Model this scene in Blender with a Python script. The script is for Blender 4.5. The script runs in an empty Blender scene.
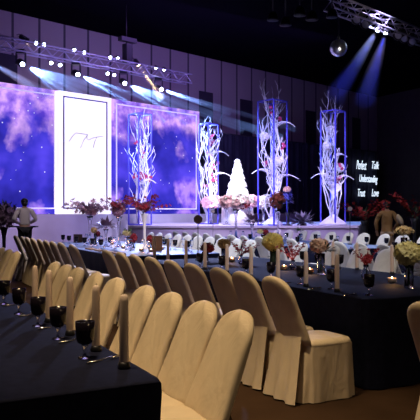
import bpy, math, random
from math import sin, cos, pi, radians as R, sqrt, atan2
from mathutils import Vector, Matrix
random.seed(7)
S = bpy.context.scene
COL = S.collection

# ------------------------------------------------------------------ camera
H = 1.46
F = 650.0
cam_d = bpy.data.cameras.new('camera'); cam = bpy.data.objects.new('camera', cam_d); COL.objects.link(cam)
cam.location = (0, 0, H); cam.rotation_euler = (R(90), 0, 0)
cam_d.sensor_width = 36; cam_d.lens = 36 * F / 420; cam_d.shift_y = 2 / 420
cam_d.clip_end = 200
S.camera = cam
S.view_settings.view_transform = 'Standard'; S.view_settings.look = 'None'
S.view_settings.exposure = 0.0; S.view_settings.gamma = 1.0
S.view_settings.use_curve_mapping = False

# frames: stage wall runs along WD, its normal towards the hall is WN; tables run along TU, across TV
S0 = (-4.96, 26.0); WD = (.7125, .7017); WN = (.7017, -.7125); WROT = atan2(.7017, .7125)
R0 = (1.28, 5.24); N0 = (-.20, 2.75); TU = (-.4646, .8855); TV = (.8855, .4646); TROT = atan2(.4646, .8855)
def T(O, u, v, z=0): return (O[0] + TU[0]*u + TV[0]*v, O[1] + TU[1]*u + TV[1]*v, z)
def along(px, O, v):
    q = (px - 210) / F
    return (O[0] + .8855*v - q*(O[1] + .4646*v)) / (.4646 + .8855*q)
def wt(px, d=0):
    q = (px - 210) / F
    return (q*(S0[1] + WN[1]*d) - S0[0] - WN[0]*d) / (WD[0] - WD[1]*q)
def wxy(t, d=0): return (S0[0] + WD[0]*t + WN[0]*d, S0[1] + WD[1]*t + WN[1]*d)
def wz(px, py, d=0): return H + (208 - py) * wxy(wt(px, d), d)[1] / F
def W(px, py, d=0):
    t = wt(px, d); x, y = wxy(t, d); return (x, y, H + (208 - py)*y/F)
def at(px, py, Y): return ((px - 210)*Y/F, Y, H + (208 - py)*Y/F)

# ------------------------------------------------------------------ world and lights
wd = bpy.data.worlds.new('world'); S.world = wd; wd.use_nodes = True
bg = wd.node_tree.nodes['Background']; bg.inputs[0].default_value = (.35, .32, .6, 1); bg.inputs[1].default_value = .010

def aim(o, target):
    d = Vector(target) - Vector(o.location)
    o.rotation_euler = d.to_track_quat('-Z', 'Y').to_euler()
def spot(name, loc, target, watts, color, angle, blend=.4, radius=.05):
    l = bpy.data.lights.new(name, 'SPOT'); l.energy = watts; l.color = color
    l.spot_size = R(angle); l.spot_blend = blend; l.shadow_soft_size = radius
    o = bpy.data.objects.new(name, l); COL.objects.link(o); o.location = loc; aim(o, target); return o
def area(name, loc, target, watts, color, sx, sy):
    l = bpy.data.lights.new(name, 'AREA'); l.energy = watts; l.color = color; l.shape = 'RECTANGLE'; l.size = sx; l.size_y = sy
    o = bpy.data.objects.new(name, l); COL.objects.link(o); o.location = loc; aim(o, target); return o

WARM = (1, .72, .38)
spot('warm_ceiling_spot', (-1.3, 3.0, 7.4), (-.2, 3.9, .7), 1500, WARM, 34, .8, .25)
spot('warm_ceiling_spot', (-2.6, 6.0, 8.2), (-1.7, 6.9, .7), 1300, WARM, 36, .8, .25)
spot('warm_ceiling_spot', (-4.0, 10.0, 8.6), (-3.2, 11.0, .7), 900, WARM, 36, .8, .25)
spot('warm_ceiling_spot', (.1, 5.0, 8.0), (.55, 5.4, .7), 260, WARM, 30, .8, .25)
spot('warm_ceiling_spot', (3.6, 1.0, 7.0), (.2, 4.6, .8), 230, WARM, 60, .8, .3)  # low fill added from the camera side, not a known ceiling lamp
spot('table_flower_fill', (2.2, 3.6, 7.0), (1.5, 7.4, 1.0), 900, (1, .92, .80), 30, .8, .2)  # added to brighten the middle table flowers, no known fixture
spot('blue_wash_spot', (-2.0, 24.0, 7.6), (-1.0, 12.5, .8), 11000, (.42, .50, 1), 28, 1.0, .2)
spot('blue_wash_spot', (5.0, 20.0, 7.4), (2.8, 12.2, .8), 3600, (.55, .65, 1), 32, .8, .2)
spot('table_wash_spot', (-3.0, 14.0, 8.6), (.4, 12.8, .8), 900, (.75, .78, 1), 70, .8, .3)
spot('table_wash_spot', (4.2, 9.0, 8.2), (3.0, 12.5, .8), 700, (1, .86, .72), 60, .8, .3)
spot('stage_front_wash', (1.0, 16.3, 8.8), (1.4, 21.4, .7), 3200, (.62, .45, 1), 52, .8, .3)
spot('white_chair_wash', (-1.5, 8.0, 8.8), (1.8, 13.5, .9), 2600, (.80, .85, 1), 46, .8, .3)
area('purple_wall_wash', (*wxy(4, 4.5), 8.6), (*wxy(5, -1.6), 6.6), 190, (.42, .22, .95), 12, .6)
spot('stage_wash_spot', (-6.0, 18.5, 7.6), (*wxy(-3, .3), .8), 2600, (.72, .56, 1), 40, .8, .2)
spot('stage_wash_spot', (-1.0, 17.0, 8.4), (-1.0, 25.5, 1.0), 6500, (.72, .66, 1), 40, .8, .2)
spot('stage_wash_spot', (5.4, 19.0, 8.4), (3.2, 22.2, 1.0), 3600, (.66, .56, 1), 46, .8, .2)

# ------------------------------------------------------------------ materials
MATS = {}
def mat(name, color, rough=.6, metal=0, emit=None, strength=0, trans=0, spec=.5, vary=0, scale=8, alpha=1, ior=1.45):
    if name in MATS: return MATS[name]
    m = bpy.data.materials.new(name); m.use_nodes = True; nt = m.node_tree
    b = nt.nodes['Principled BSDF']
    b.inputs['Base Color'].default_value = (*color, 1); b.inputs['Roughness'].default_value = rough
    b.inputs['Metallic'].default_value = metal; b.inputs['Specular IOR Level'].default_value = spec
    b.inputs['Transmission Weight'].default_value = trans; b.inputs['IOR'].default_value = ior
    if emit: b.inputs['Emission Color'].default_value = (*emit, 1); b.inputs['Emission Strength'].default_value = strength
    if vary:
        tc = nt.nodes.new('ShaderNodeTexCoord'); n = nt.nodes.new('ShaderNodeTexNoise'); n.inputs['Scale'].default_value = scale
        n.inputs['Detail'].default_value = 4
        r = nt.nodes.new('ShaderNodeValToRGB')
        r.color_ramp.elements[0].position = .3; r.color_ramp.elements[1].position = .7
        r.color_ramp.elements[0].color = (*[c*(1-vary) for c in color], 1); r.color_ramp.elements[1].color = (*[min(1, c*(1+vary)) for c in color], 1)
        nt.links.new(tc.outputs['Object'], n.inputs['Vector']); nt.links.new(n.outputs['Fac'], r.inputs[0]); nt.links.new(r.outputs[0], b.inputs['Base Color'])
    MATS[name] = m; return m
def lamp_mat(name, color, k):
    return mat(name, (.8, .8, .8), emit=color, strength=k)

COVER = mat('cream_cover_fabric', (.76, .63, .48), .55, spec=.15, vary=.08, scale=5)
BUFF = mat('white_cover_fabric', (.80, .76, .72), .6, spec=.3, vary=.06, scale=6)
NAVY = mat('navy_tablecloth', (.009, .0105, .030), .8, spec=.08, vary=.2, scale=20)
BLUELIT = mat('blue_lit_tablecloth', (.09, .14, .32), .5, spec=.5, vary=.15, scale=20)  # navy cloth with the blue light on the far tops put into its colour
GOBLET = mat('dark_goblet_glass', (.008, .006, .012), .14, spec=.4)
CLEAR = mat('clear_glass', (.95, .96, 1), .03, trans=1, ior=1.3)
CANDLE = mat('ivory_candle_wax', (.78, .62, .57), .55, vary=.05)
BLACK = mat('black_metal', (.012, .012, .016), .45)
DARKM = mat('dark_metal', (.03, .03, .04), .4, .6)
TRUSSM = mat('truss_aluminium', (.45, .42, .55), .35, .8)
STEEL = mat('cutlery_steel', (.75, .72, .68), .22, 1)
WHITE = mat('white_painted_branch', (.86, .85, .92), .6, vary=.06)
FRAMEM = mat('blue_lit_frame_metal', (.10, .09, .60), .45, spec=.4)  # blue of the stage light put into the frame colour
STAGEM = mat('white_stage_laminate', (.72, .68, .78), .5, vary=.05, scale=2)
WICK = mat('candle_wick', (.02, .02, .02), .9)
SKIN = mat('skin', (.42, .25, .17), .55)
HAIR = mat('black_hair', (.012, .01, .012), .5)
LENSB = lamp_mat('blue_white_lens', (.62, .72, 1), 26)
LENSW = lamp_mat('warm_lens', (1, .72, .42), 16)
FLAME = lamp_mat('candle_flame', (1, .55, .18), 14)

def add_bump(m, scale, dist, stretch=(1, 1, .35)):
    nt = m.node_tree; b = nt.nodes['Principled BSDF']; tc = nt.nodes.new('ShaderNodeTexCoord'); mp = nt.nodes.new('ShaderNodeMapping'); mp.inputs['Scale'].default_value = stretch
    n = nt.nodes.new('ShaderNodeTexNoise'); n.inputs['Scale'].default_value = scale; n.inputs['Detail'].default_value = 3; n.inputs['Distortion'].default_value = .8
    bp = nt.nodes.new('ShaderNodeBump'); bp.inputs['Distance'].default_value = dist; bp.inputs['Strength'].default_value = .9
    nt.links.new(tc.outputs['Object'], mp.inputs[0]); nt.links.new(mp.outputs[0], n.inputs['Vector']); nt.links.new(n.outputs['Fac'], bp.inputs['Height']); nt.links.new(bp.outputs[0], b.inputs['Normal'])
add_bump(COVER, 8, .016); add_bump(BUFF, 9, .02)

# ------------------------------------------------------------------ mesh builder
class MB:
    def __init__(s): s.v = []; s.f = []
    def add(s, vs, fs):
        o = len(s.v); s.v += [tuple(p) for p in vs]; s.f += [tuple(i + o for i in f) for f in fs]; return s
    def box(s, x0, x1, y0, y1, z0, z1, rz=0, c=(0, 0, 0)):
        vs = [(x, y, z) for x in (x0, x1) for y in (y0, y1) for z in (z0, z1)]
        if rz: vs = [(cos(rz)*x - sin(rz)*y, sin(rz)*x + cos(rz)*y, z) for x, y, z in vs]
        vs = [(x + c[0], y + c[1], z + c[2]) for x, y, z in vs]
        return s.add(vs, [(0,1,3,2),(4,6,7,5),(0,4,5,1),(2,3,7,6),(0,2,6,4),(1,5,7,3)])
    def loft(s, rings, cap=True):
        n = len(rings[0]); vs = [p for r in rings for p in r]; fs = []
        for k in range(len(rings) - 1):
            for i in range(n):
                j = (i + 1) % n; fs.append((k*n + i, k*n + j, (k+1)*n + j, (k+1)*n + i))
        if cap: fs += [tuple(range(n - 1, -1, -1)), tuple(range((len(rings)-1)*n, len(rings)*n))]
        return s.add(vs, fs)
    def tube(s, pts, rad, n=6):
        pts = [Vector(p) for p in pts]; rings = []
        if not isinstance(rad, (list, tuple)): rad = [rad]*len(pts)
        for i, p in enumerate(pts):
            d = (pts[min(i+1, len(pts)-1)] - pts[max(i-1, 0)])
            d = d.normalized() if d.length > 1e-9 else Vector((0, 0, 1))
            a = d.cross(Vector((0, 0, 1)) if abs(d.z) < .9 else Vector((1, 0, 0))).normalized(); b = d.cross(a)
            rings.append([p + (a*cos(2*pi*k/n) + b*sin(2*pi*k/n))*rad[i] for k in range(n)])
        return s.loft(rings)
    def lathe(s, prof, c=(0, 0, 0), n=16):
        return s.loft([[(c[0] + r*cos(2*pi*k/n), c[1] + r*sin(2*pi*k/n), c[2] + z) for k in range(n)] for r, z in prof])
    def ball(s, c, r, n=10, m=6):
        rx, ry, rz = r if isinstance(r, tuple) else (r, r, r); rings = []
        for j in range(m + 1):
            th = pi*max(.02, min(.98, j/m)); rings.append([(c[0] + rx*sin(th)*cos(2*pi*k/n), c[1] + ry*sin(th)*sin(2*pi*k/n), c[2] - rz*cos(th)) for k in range(n)])
        return s.loft(rings)
    def flower(s, c, r, nrm, petals=6, cup=.35, sp=0):
        nrm = Vector(nrm).normalized(); a = nrm.cross(Vector((.3, .5, .81))).normalized(); b = nrm.cross(a); c = Vector(c)
        for k in range(petals):
            t = 2*pi*k/petals + sp; d = a*cos(t) + b*sin(t); e = b*cos(t) - a*sin(t)
            s.add([c, c + d*r*.55 + e*r*.36 + nrm*r*cup*.5, c + d*r + nrm*r*cup, c + d*r*.55 - e*r*.36 + nrm*r*cup*.5], [(0, 1, 2, 3)])
        return s
    def leaf(s, p, d, L, w, up=(0, 0, 1)):
        p = Vector(p); d = Vector(d).normalized(); e = d.cross(Vector(up))
        e = e.normalized() if e.length > 1e-6 else Vector((1, 0, 0)); q = d.cross(e)*-1
        return s.add([p, p + d*L*.45 + e*w*.5 + q*w*.15, p + d*L, p + d*L*.45 - e*w*.5 + q*w*.15], [(0, 1, 2), (0, 2, 3)])
    def build(s, name, m, parent=None, smooth=True):
        me = bpy.data.meshes.new(name); me.from_pydata(s.v, [], s.f); me.materials.append(m)
        if smooth: me.polygons.foreach_set('use_smooth', [True]*len(me.polygons))
        me.update(); o = bpy.data.objects.new(name, me); COL.objects.link(o)
        if parent: o.parent = parent
        return o
def tag(o, label, cat=None, group=None, kind=None):
    if label: o['label'] = label
    if cat: o['category'] = cat
    if group: o['group'] = group
    if kind: o['kind'] = kind
    return o
def empty(name, loc=(0, 0, 0), rz=0):
    o = bpy.data.objects.new(name, None); o.empty_display_size = .1; COL.objects.link(o)
    o.location = loc; o.rotation_euler = (0, 0, rz); return o
def copy_tree(o, parent=None):
    c = o.copy(); COL.objects.link(c)
    if parent: c.parent = parent
    for ch in list(o.children): copy_tree(ch, c)
    return c
def structure(o): o['kind'] = 'structure'; return o
ORD = ['nearest', 'second nearest', 'third nearest', 'fourth nearest', 'fifth nearest', 'sixth nearest', 'seventh nearest', 'eighth nearest',
       'ninth nearest', 'tenth nearest', 'eleventh nearest', 'twelfth nearest']

# ------------------------------------------------------------------ the room
def floor_mat():
    m = mat('brown_carpet', (.055, .03, .018), .95, spec=.1, vary=.35, scale=1.3); return m
CEIL = 9.35
structure(MB().box(-22, 22, -5, 48, -.1, 0).build('floor', floor_mat(), smooth=False))
structure(MB().box(-22, 22, -5, 48, CEIL, CEIL + .1).build('ceiling', mat('black_ceiling', (.003, .0025, .005), .95, spec=0), smooth=False))
def wall_mat():
    m = bpy.data.materials.new('panelled_wall'); m.use_nodes = True; nt = m.node_tree; b = nt.nodes['Principled BSDF']; b.inputs['Roughness'].default_value = .8
    tc = nt.nodes.new('ShaderNodeTexCoord'); sx = nt.nodes.new('ShaderNodeSeparateXYZ'); nt.links.new(tc.outputs['Object'], sx.inputs[0])
    def math(op, a, bv=None):
        n = nt.nodes.new('ShaderNodeMath'); n.operation = op
        nt.links.new(a, n.inputs[0]) if not isinstance(a, float) else None
        if bv is not None: n.inputs[1].default_value = bv
        return n.outputs[0]
    fr = math('FRACT', math('DIVIDE', math('ADD', sx.outputs['X'], 60.1), 1.18))
    seam = math('LESS_THAN', fr, .09)
    mx = nt.nodes.new('ShaderNodeMix'); mx.data_type = 'RGBA'; nt.links.new(seam, mx.inputs[0])
    mx.inputs[6].default_value = (.30, .25, .27, 1); mx.inputs[7].default_value = (.05, .045, .06, 1)
    nt.links.new(mx.outputs[2], b.inputs['Base Color']); return m
WALLD = -1.8
def wbox(name, m, t0, t1, d0, d1, z0, z1, parent=None):
    o = MB().box(t0, t1, -d1, -d0, z0, z1).build(name, m, parent, False)
    if not parent: o.location = (S0[0], S0[1], 0); o.rotation_euler = (0, 0, WROT)
    return o
tR = wt(377, WALLD)
structure(wbox('wall_back', wall_mat(), -16, tR, WALLD - .2, WALLD, 0, CEIL))
# right wall turns back towards the hall
xr, yr = wxy(tR, WALLD)
wr = MB().box(0, 34, 0, .2, 0, CEIL).build('wall_right', mat('dark_wall', (.06, .05, .06), .85, vary=.1, scale=2), None, False)
wr.location = (xr, yr, 0); wr.rotation_euler = (0, 0, R(-62)); structure(wr)
RECESS = mat('dark_wall_recess', (.022, .018, .035), .8)
for k, (pa, pb, py) in enumerate([(-4, 17, 50), (199, 212.5, 88), (240, 252, 96), (305.5, 315, 107), (352, 360, 114)]):
    structure(wbox(f'trim_{k+1}', RECESS, wt(pa, WALLD), wt(pb, WALLD), WALLD, WALLD + .04, 0, wz((pa+pb)/2, py, WALLD)))
# dark backdrop right of the screens
bd = tag(empty('stage_backdrop', (S0[0], S0[1], 0), WROT), 'dark navy drape backdrop behind the white trees, right of the screens', 'backdrop')
def drape():
    t0, t1 = wt(203, -.5), wt(377, -.5); n = 240; m = MB(); vs = []; fs = []
    for i in range(n + 1):
        t = t0 + (t1 - t0)*i/n; y = .5 + .05*sin(t*9) + .03*sin(t*23 + 1)
        vs += [(t, y, .02), (t, y*.98, 5.35)]
    for i in range(n): fs.append((2*i, 2*i+2, 2*i+3, 2*i+1))
    return m.add(vs, fs)
drape().build('drape', mat('navy_drape', (.022, .022, .05), .85, vary=.2, scale=1.5), bd)
MB().tube([(wt(203, -.5), .5, 5.36), (wt(377, -.5), .5, 5.36)], .03).build('drape_rail', BLACK, bd)

# ------------------------------------------------------------------ stage
structure(wbox('stage_riser', STAGEM, wt(-40), wt(292), -.35, .30, 0, 1.37))
fy = 21.4
def deck():
    p = [(at(128, 0, fy)[0], fy), (at(358, 0, fy)[0], fy), (7.8, 32.5), (-2.4, 27.6)]
    m = MB(); n = 4; m.add([(x, y, 0) for x, y in p] + [(x, y, 1.0) for x, y in p], [(3,2,1,0), (4,5,6,7)] + [(i, (i+1) % n, (i+1) % n + n, i + n) for i in range(n)])
    return m
structure(deck().build('stage_deck', STAGEM, None, False))
x0, x1 = at(128, 0, fy)[0], at(358, 0, fy)[0]
structure(MB().box(x0, x1, fy - .03, fy, .93, 1.01).build('trim_9', mat('white_edge_strip', (.9, .88, .95), .4), None, False))

# LED screens
def screen_mat(seed, pink_h):
    m = bpy.data.materials.new('nebula_screen_image'); m.use_nodes = True; nt = m.node_tree; nt.nodes.clear(); L = nt.links
    out = nt.nodes.new('ShaderNodeOutputMaterial'); em = nt.nodes.new('ShaderNodeEmission'); L.new(em.outputs[0], out.inputs[0])
    tc = nt.nodes.new('ShaderNodeTexCoord'); mp = nt.nodes.new('ShaderNodeMapping'); mp.inputs['Location'].default_value = (seed, 0, seed*.7)
    L.new(tc.outputs['Object'], mp.inputs[0])
    def noise(scale, detail, dist=0):
        n = nt.nodes.new('ShaderNodeTexNoise'); n.inputs['Scale'].default_value = scale; n.inputs['Detail'].default_value = detail; n.inputs['Distortion'].default_value = dist
        L.new(mp.outputs[0], n.inputs['Vector']); return n.outputs['Fac']
    def ramp(fac, stops):
        r = nt.nodes.new('ShaderNodeValToRGB'); r.color_ramp.elements.remove(r.color_ramp.elements[1])
        for k, (p, c) in enumerate(stops):
            e = r.color_ramp.elements[0] if k == 0 else r.color_ramp.elements.new(p); e.position = p; e.color = (*c, 1)
        L.new(fac, r.inputs[0]); return r.outputs[0]
    def mth(op, a, b):
        n = nt.nodes.new('ShaderNodeMath'); n.operation = op
        for i, q in enumerate((a, b)):
            if isinstance(q, (int, float)): n.inputs[i].default_value = q
            else: L.new(q, n.inputs[i])
        return n.outputs[0]
    def mix(fac, a, b):
        n = nt.nodes.new('ShaderNodeMix'); n.data_type = 'RGBA'; L.new(fac, n.inputs[0]); n.clamp_factor = True
        for i, q in ((6, a), (7, b)):
            if isinstance(q, tuple): n.inputs[i].default_value = (*q, 1)
            else: L.new(q, n.inputs[i])
        return n.outputs[2]
    sx = nt.nodes.new('ShaderNodeSeparateXYZ'); L.new(tc.outputs['Object'], sx.inputs[0]); z = sx.outputs['Z']
    base = ramp(noise(.55, 3), [(.35, (.018, .015, .26)), (.52, (.042, .034, .55)), (.68, (.10, .065, .85))])
    # upper cloud
    up = mth('MULTIPLY', mth('SUBTRACT', z, pink_h), .95)
    cl = mth('ADD', mth('MULTIPLY', mth('SUBTRACT', noise(.75, 5, .4), .5), 4.6), up)
    cloudc = ramp(noise(1.6, 4), [(.34, (.11, .05, .60)), (.48, (.36, .18, .85)), (.60, (.74, .42, .95))])
    c1 = mix(cl, base, cloudc)
    # petals along the bottom
    vo = nt.nodes.new('ShaderNodeTexVoronoi'); vo.feature = 'SMOOTH_F1'; vo.inputs['Scale'].default_value = .95; vo.inputs['Smoothness'].default_value = .15
    wv = nt.nodes.new('ShaderNodeTexNoise'); wv.inputs['Scale'].default_value = 1.8; wv.inputs['Detail'].default_value = 2; L.new(mp.outputs[0], wv.inputs['Vector'])
    wm = nt.nodes.new('ShaderNodeMix'); wm.data_type = 'RGBA'; wm.inputs[0].default_value = .45; L.new(mp.outputs[0], wm.inputs[6]); L.new(wv.outputs['Color'], wm.inputs[7]); L.new(wm.outputs[2], vo.inputs['Vector'])
    pet = mth('MULTIPLY', mth('SUBTRACT', .50, vo.outputs['Distance']), 9.0)
    low = mth('MULTIPLY', mth('SUBTRACT', 1.75, z), 2.5); n_ = nt.nodes.new('ShaderNodeClamp'); L.new(low, n_.inputs[0])
    p_ = nt.nodes.new('ShaderNodeClamp'); L.new(pet, p_.inputs[0])
    c2 = mix(mth('MULTIPLY', mth('MULTIPLY', n_.outputs[0], p_.outputs[0]), .95), c1, ramp(noise(2.2, 3), [(.35, (.14, .06, .85)), (.6, (.50, .28, .95))]))
    st = nt.nodes.new('ShaderNodeTexVoronoi'); st.inputs['Scale'].default_value = 3.4; L.new(mp.outputs[0], st.inputs['Vector'])
    star = mth('LESS_THAN', st.outputs['Distance'], .085)
    c3 = mix(star, c2, (.75, .72, 1.0))
    L.new(c3, em.inputs[0]); em.inputs[1].default_value = 1.12
    return m
Z0, Z1 = 1.38, wz(111, 94.5, .02)
LINE = lamp_mat('light_border_line', (.70, .60, 1), .62)
def led(name, ta, tb, la, lb, seed, ph, label):
    r = tag(empty(name, (S0[0], S0[1], Z0), WROT), label, 'screen')
    MB().box(ta, tb, -.02, .10, 0, Z1 - Z0).build('screen', screen_mat(seed, ph), r, False)
    MB().box(ta, tb, .10, .16, .03, Z1 - Z0 - .03).build('rear_casing', BLACK, r, False)
    zb, zt = wz(58, 205) - Z0, wz(116, 99.5) - Z0; w = .05
    e = MB(); e.box(la, lb, -.05, -.02, zb, zb + w).box(la, lb, -.05, -.02, zt - w, zt).box(la, la + w, -.05, -.02, zb + w, zt - w).box(lb - w, lb, -.05, -.02, zb + w, zt - w)
    e.build('border_line', LINE, r, False); return r
led('led_screen', wt(-45), wt(58.3), wt(-38), wt(54.8), 3.1, 2.75, 'large blue nebula screen left of the white monogram panel')
led('led_screen', wt(111.6), wt(199), wt(115.6), wt(196.2), 11.7, 3.0, 'large blue nebula screen right of the white monogram panel')
wp = tag(empty('monogram_panel', (S0[0], S0[1], 0), WROT), 'bright white backlit panel with thin monogram between two blue screens', 'panel')
ta, tb = wt(58.6, .3), wt(111.3, .3)
zt = wz(58.6, 86.3, .3)
MB().box(ta, tb, -.3, .1, Z0, zt).build('backlit_face', lamp_mat('backlit_white', (.93, .86, 1), 1.05), wp, False)
ia, ib = wt(63, .3), wt(107.3, .3); zb_, zt_ = wz(63, 204.8, .3), wz(63, 91.6, .3); g = .055
fr = MB(); fr.box(ia, ib, -.315, -.3, zb_, zb_+g).box(ia, ib, -.315, -.3, zt_-g, zt_).box(ia, ia+g, -.315, -.3, zb_+g, zt_-g).box(ib-g, ib, -.315, -.3, zb_+g, zt_-g)
fr.build('inner_frame_line', mat('mauve_line', (.16, .12, .34), .5), wp, False)
strokes = [[(90, 370), (112, 338), (132, 316), (165, 320), (212, 328)], [(165, 412), (185, 362), (208, 330), (205, 352), (216, 362), (250, 346), (310, 338)], [(246, 412), (256, 372), (268, 346)]]
mono = MB()
for s_ in strokes:
    pts = []
    for x, y in s_:
        px, py = 55 + x/6.46, 80 + y/6.46; pts.append((wt(px, .3), -.31, wz(px, py, .3)))
    mono.tube(pts, .012, 5)
mono.build('monogram', mat('grey_script', (.25, .22, .36), .5), wp)

# ------------------------------------------------------------------ truss and lamps
def truss_mesh(L, s=.36, step=.36):
    ch = []; lat = MB(); h = s/2
    cs = [(-h, -h), (h, -h), (h, h), (-h, h)]
    for y, z in cs: ch.append(MB().tube([(0, y, z), (L, y, z)], .026, 6))
    n = int(L/step); d = L/n
    for k in range(n):
        for i in range(4):
            a, b = cs[i], cs[(i+1) % 4]
            if k % 2: a, b = b, a
            lat.tube([(k*d, *a), ((k+1)*d, *b)], .013, 4)
    return ch, lat
def make_truss(loc, L, label):
    r = tag(empty('lighting_truss', loc, WROT), label, 'truss'); ch, lat = truss_mesh(L)
    for c in ch: c.build('chord', TRUSSM, r)
    lat.build('lattice', TRUSSM, r); return r
TD = 2.2
def TP(px, py): return W(px, py, TD)
ta = wt(-22, TD); tb = wt(189, TD); ztr = wz(76, 53.5, TD)
make_truss((*wxy(ta, TD), ztr), tb - ta, 'long lattice lighting truss hanging above the blue screens')
RX, RY, RZ = at(380, 18, 19.5)
tr0 = (RX - .7125*2.6, RY - .7017*2.6, RZ); make_truss(tr0, 6.5, 'lattice lighting truss crossing the top right corner near the mirror ball')
def RP(px, py, dz=0):   # point on the right truss seen at px
    q = (px - 210)/F; t = (q*RY - RX)/(.7125 - .7017*q); return (RX + .7125*t, RY + .7017*t, H + (208 - py)*(RY + .7017*t)/F)

def make_par(scale=1, lens=LENSB):
    r = empty('par_can'); k = scale
    MB().lathe([(.05*k, .20*k), (.10*k, .16*k), (.105*k, -.12*k), (.12*k, -.16*k), (.11*k, -.16*k), (.09*k, -.10*k)], n=14).build('can_body', BLACK, r)
    MB().ball((0, 0, -.105*k), (.10*k, .10*k, .03*k), 14, 6).build('lens', lens, r)
    y = MB(); y.tube([(.115*k, 0, 0), (.13*k, 0, .12*k), (.10*k, 0, .27*k), (-.10*k, 0, .27*k), (-.13*k, 0, .12*k), (-.115*k, 0, 0)], .012*k, 5)
    y.build('yoke', DARKM, r); return r
def aim_obj(o, target):
    d = Vector(target) - Vector(o.location); o.rotation_euler = d.to_track_quat('-Z', 'Y').to_euler()
par0 = None; parw = None
def put_par(loc, target, label, warm=False, dark=False):
    global par0, parw
    if warm: o = make_par(.9, LENSW)
    elif dark: o = make_par(1.25, mat('unlit_lens', (.3, .3, .36), .2))
    elif par0 is None: par0 = make_par(.62); o = par0
    else: o = copy_tree(par0)
    o.location = loc; aim_obj(o, target); tag(o, label, 'stage light', 'spotlights on the lighting trusses'); return o
face = lambda p: (p[0]*.45 + .5, p[1] - 9, 1.5)
PL = [(36, 38.5), (44, 40), (74, 45.5), (84, 48), (110, 53), (117.5, 54), (156, 63.5), (164, 65)]
for k, (px, py) in enumerate(PL):
    p = TP(px, py); put_par(p, face(p), 'lit blue-white spotlight on top of the long truss, %s from the left' % ['first', 'second', 'third', 'fourth', 'fifth', 'sixth', 'seventh', 'eighth'][k])
for k, (px, py) in enumerate([(51, 58.5), (60, 60.5), (107.5, 69), (114, 70.5)]):
    p = TP(px, py); put_par(p, face(p), 'lit blue-white spotlight under the long truss, %s from the left' % ['first', 'second', 'third', 'fourth'][k])
p = TP(24, 34.5); put_par(p, TP(48, 50), 'warm orange spotlight at the left end of the long truss', True)
p = TP(137, 59); pw = put_par(p, face(p), 'warm orange spotlight near the middle of the long truss', True)

def make_mover():
    r = empty('moving_head_light')
    MB().box(-.14, .14, -.12, .12, .30, .44).build('base', BLACK, r, False)
    for s in (-.15, .15): MB().box(s - .02, s + .02, -.05, .05, -.05, .32).build('yoke_arm', BLACK, r, False)
    h = MB().lathe([(.06, .20), (.12, .14), (.13, -.10), (.11, -.17)], n=14).build('head', BLACK, r)
    MB().ball((0, 0, -.165), (.075, .075, .08), 14, 6).build('lens', LENSB, h)
    return r
def haze_mat(name, dens):
    m = bpy.data.materials.new(name); m.use_nodes = True; nt = m.node_tree; nt.nodes.clear()
    out = nt.nodes.new('ShaderNodeOutputMaterial'); v = nt.nodes.new('ShaderNodeVolumeScatter'); nt.links.new(v.outputs[0], out.inputs['Volume'])
    v.inputs['Color'].default_value = (1, 1, 1, 1); v.inputs['Density'].default_value = dens; v.inputs['Anisotropy'].default_value = .2
    return m
HAZE = haze_mat('thin_smoke', .42); HAZE2 = haze_mat('thinner_smoke', .10)
def beam(p, q, half, watts, color, label, haze=None, r0=.05):
    """smoke cone shaped as the light beam; a spot lamp inside only if watts"""
    p = Vector(p); q = Vector(q); L = (q - p).length; d = (q - p).normalized(); r1 = r0 + L*math.tan(R(half))*1.05
    o = MB().lathe([(r0, .0), (r1, L)], n=18).build('light_beam', haze or HAZE)
    o.location = p + d*.25; o.rotation_euler = d.to_track_quat('Z', 'Y').to_euler()
    tag(o, label, 'light beam', 'light beams in the smoke', 'stuff')
    if watts: spot('beam_lamp', p + d*.27, q, watts, color, half*2.4, .6, .03)
    return o
BLUEB = (.20, .38, 1); BW = 6500
BEAMS = [(21, 59, [(60, 94), (76, 95), (94, 96), (110, 95), (124, 91)]), (76, 69.5, [(124, 96), (160, 100)]), (123.5, 78, [(160, 114), (182, 117), (206, 120), (238, 125), (276, 133)]), (158.5, 84.5, [(225, 108), (290, 124)])]
mv0 = None
NTH = ['first', 'second', 'third', 'fourth', 'fifth']
for k, (px, py, tg) in enumerate(BEAMS):
    p = W(px, py, TD)
    if mv0 is None: mv0 = make_mover(); o = mv0
    else: o = copy_tree(mv0)
    o.location = p
    tag(o, 'moving head light with bright blue beam, %s from the left under the long truss' % ['first', 'second', 'third', 'last'][k], 'stage light', 'moving head lights under the long truss')
    dd_ = lambda bx: TD + .12 + .36*(wt(bx, TD) - wt(px, TD))
    for j, (bx, by) in enumerate(tg):
        beam(p, W(bx, by, dd_(bx)), [1.1, .8, .9, .8, 1.3][min(j, 4)], 0, BLUEB, 'pale blue light beam from the %s moving head, %s of its fan from below' % (NTH[k], NTH[j]))
    m0 = sum((((Vector(W(bx, by, dd_(bx))) - Vector(p)).normalized()) for bx, by in tg), Vector()).normalized()
    spot('beam_lamp', Vector(p) + m0*.27, Vector(p) + m0*4, BW, BLUEB, 40, .4, .03)
    h = [c for c in o.children if c.name.startswith('head')][0]
    d = Vector(W(tg[0][0], tg[0][1], TD + 3.5)) - Vector(p); h.rotation_euler = d.to_track_quat('-Z', 'Y').to_euler()
beam(W(-24, 50, TD), W(46, 90, TD + 2), 3.2, 2200, BLUEB, 'wide pale blue light beam entering at the left picture edge')
p = TP(137, 59); q = W(159, 90, TD + .8); aim_obj(pw, q)
beam(p, q, 4.2, 4000, (1, .66, .34), 'warm orange light beam falling from the long truss', r0=.07)
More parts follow.
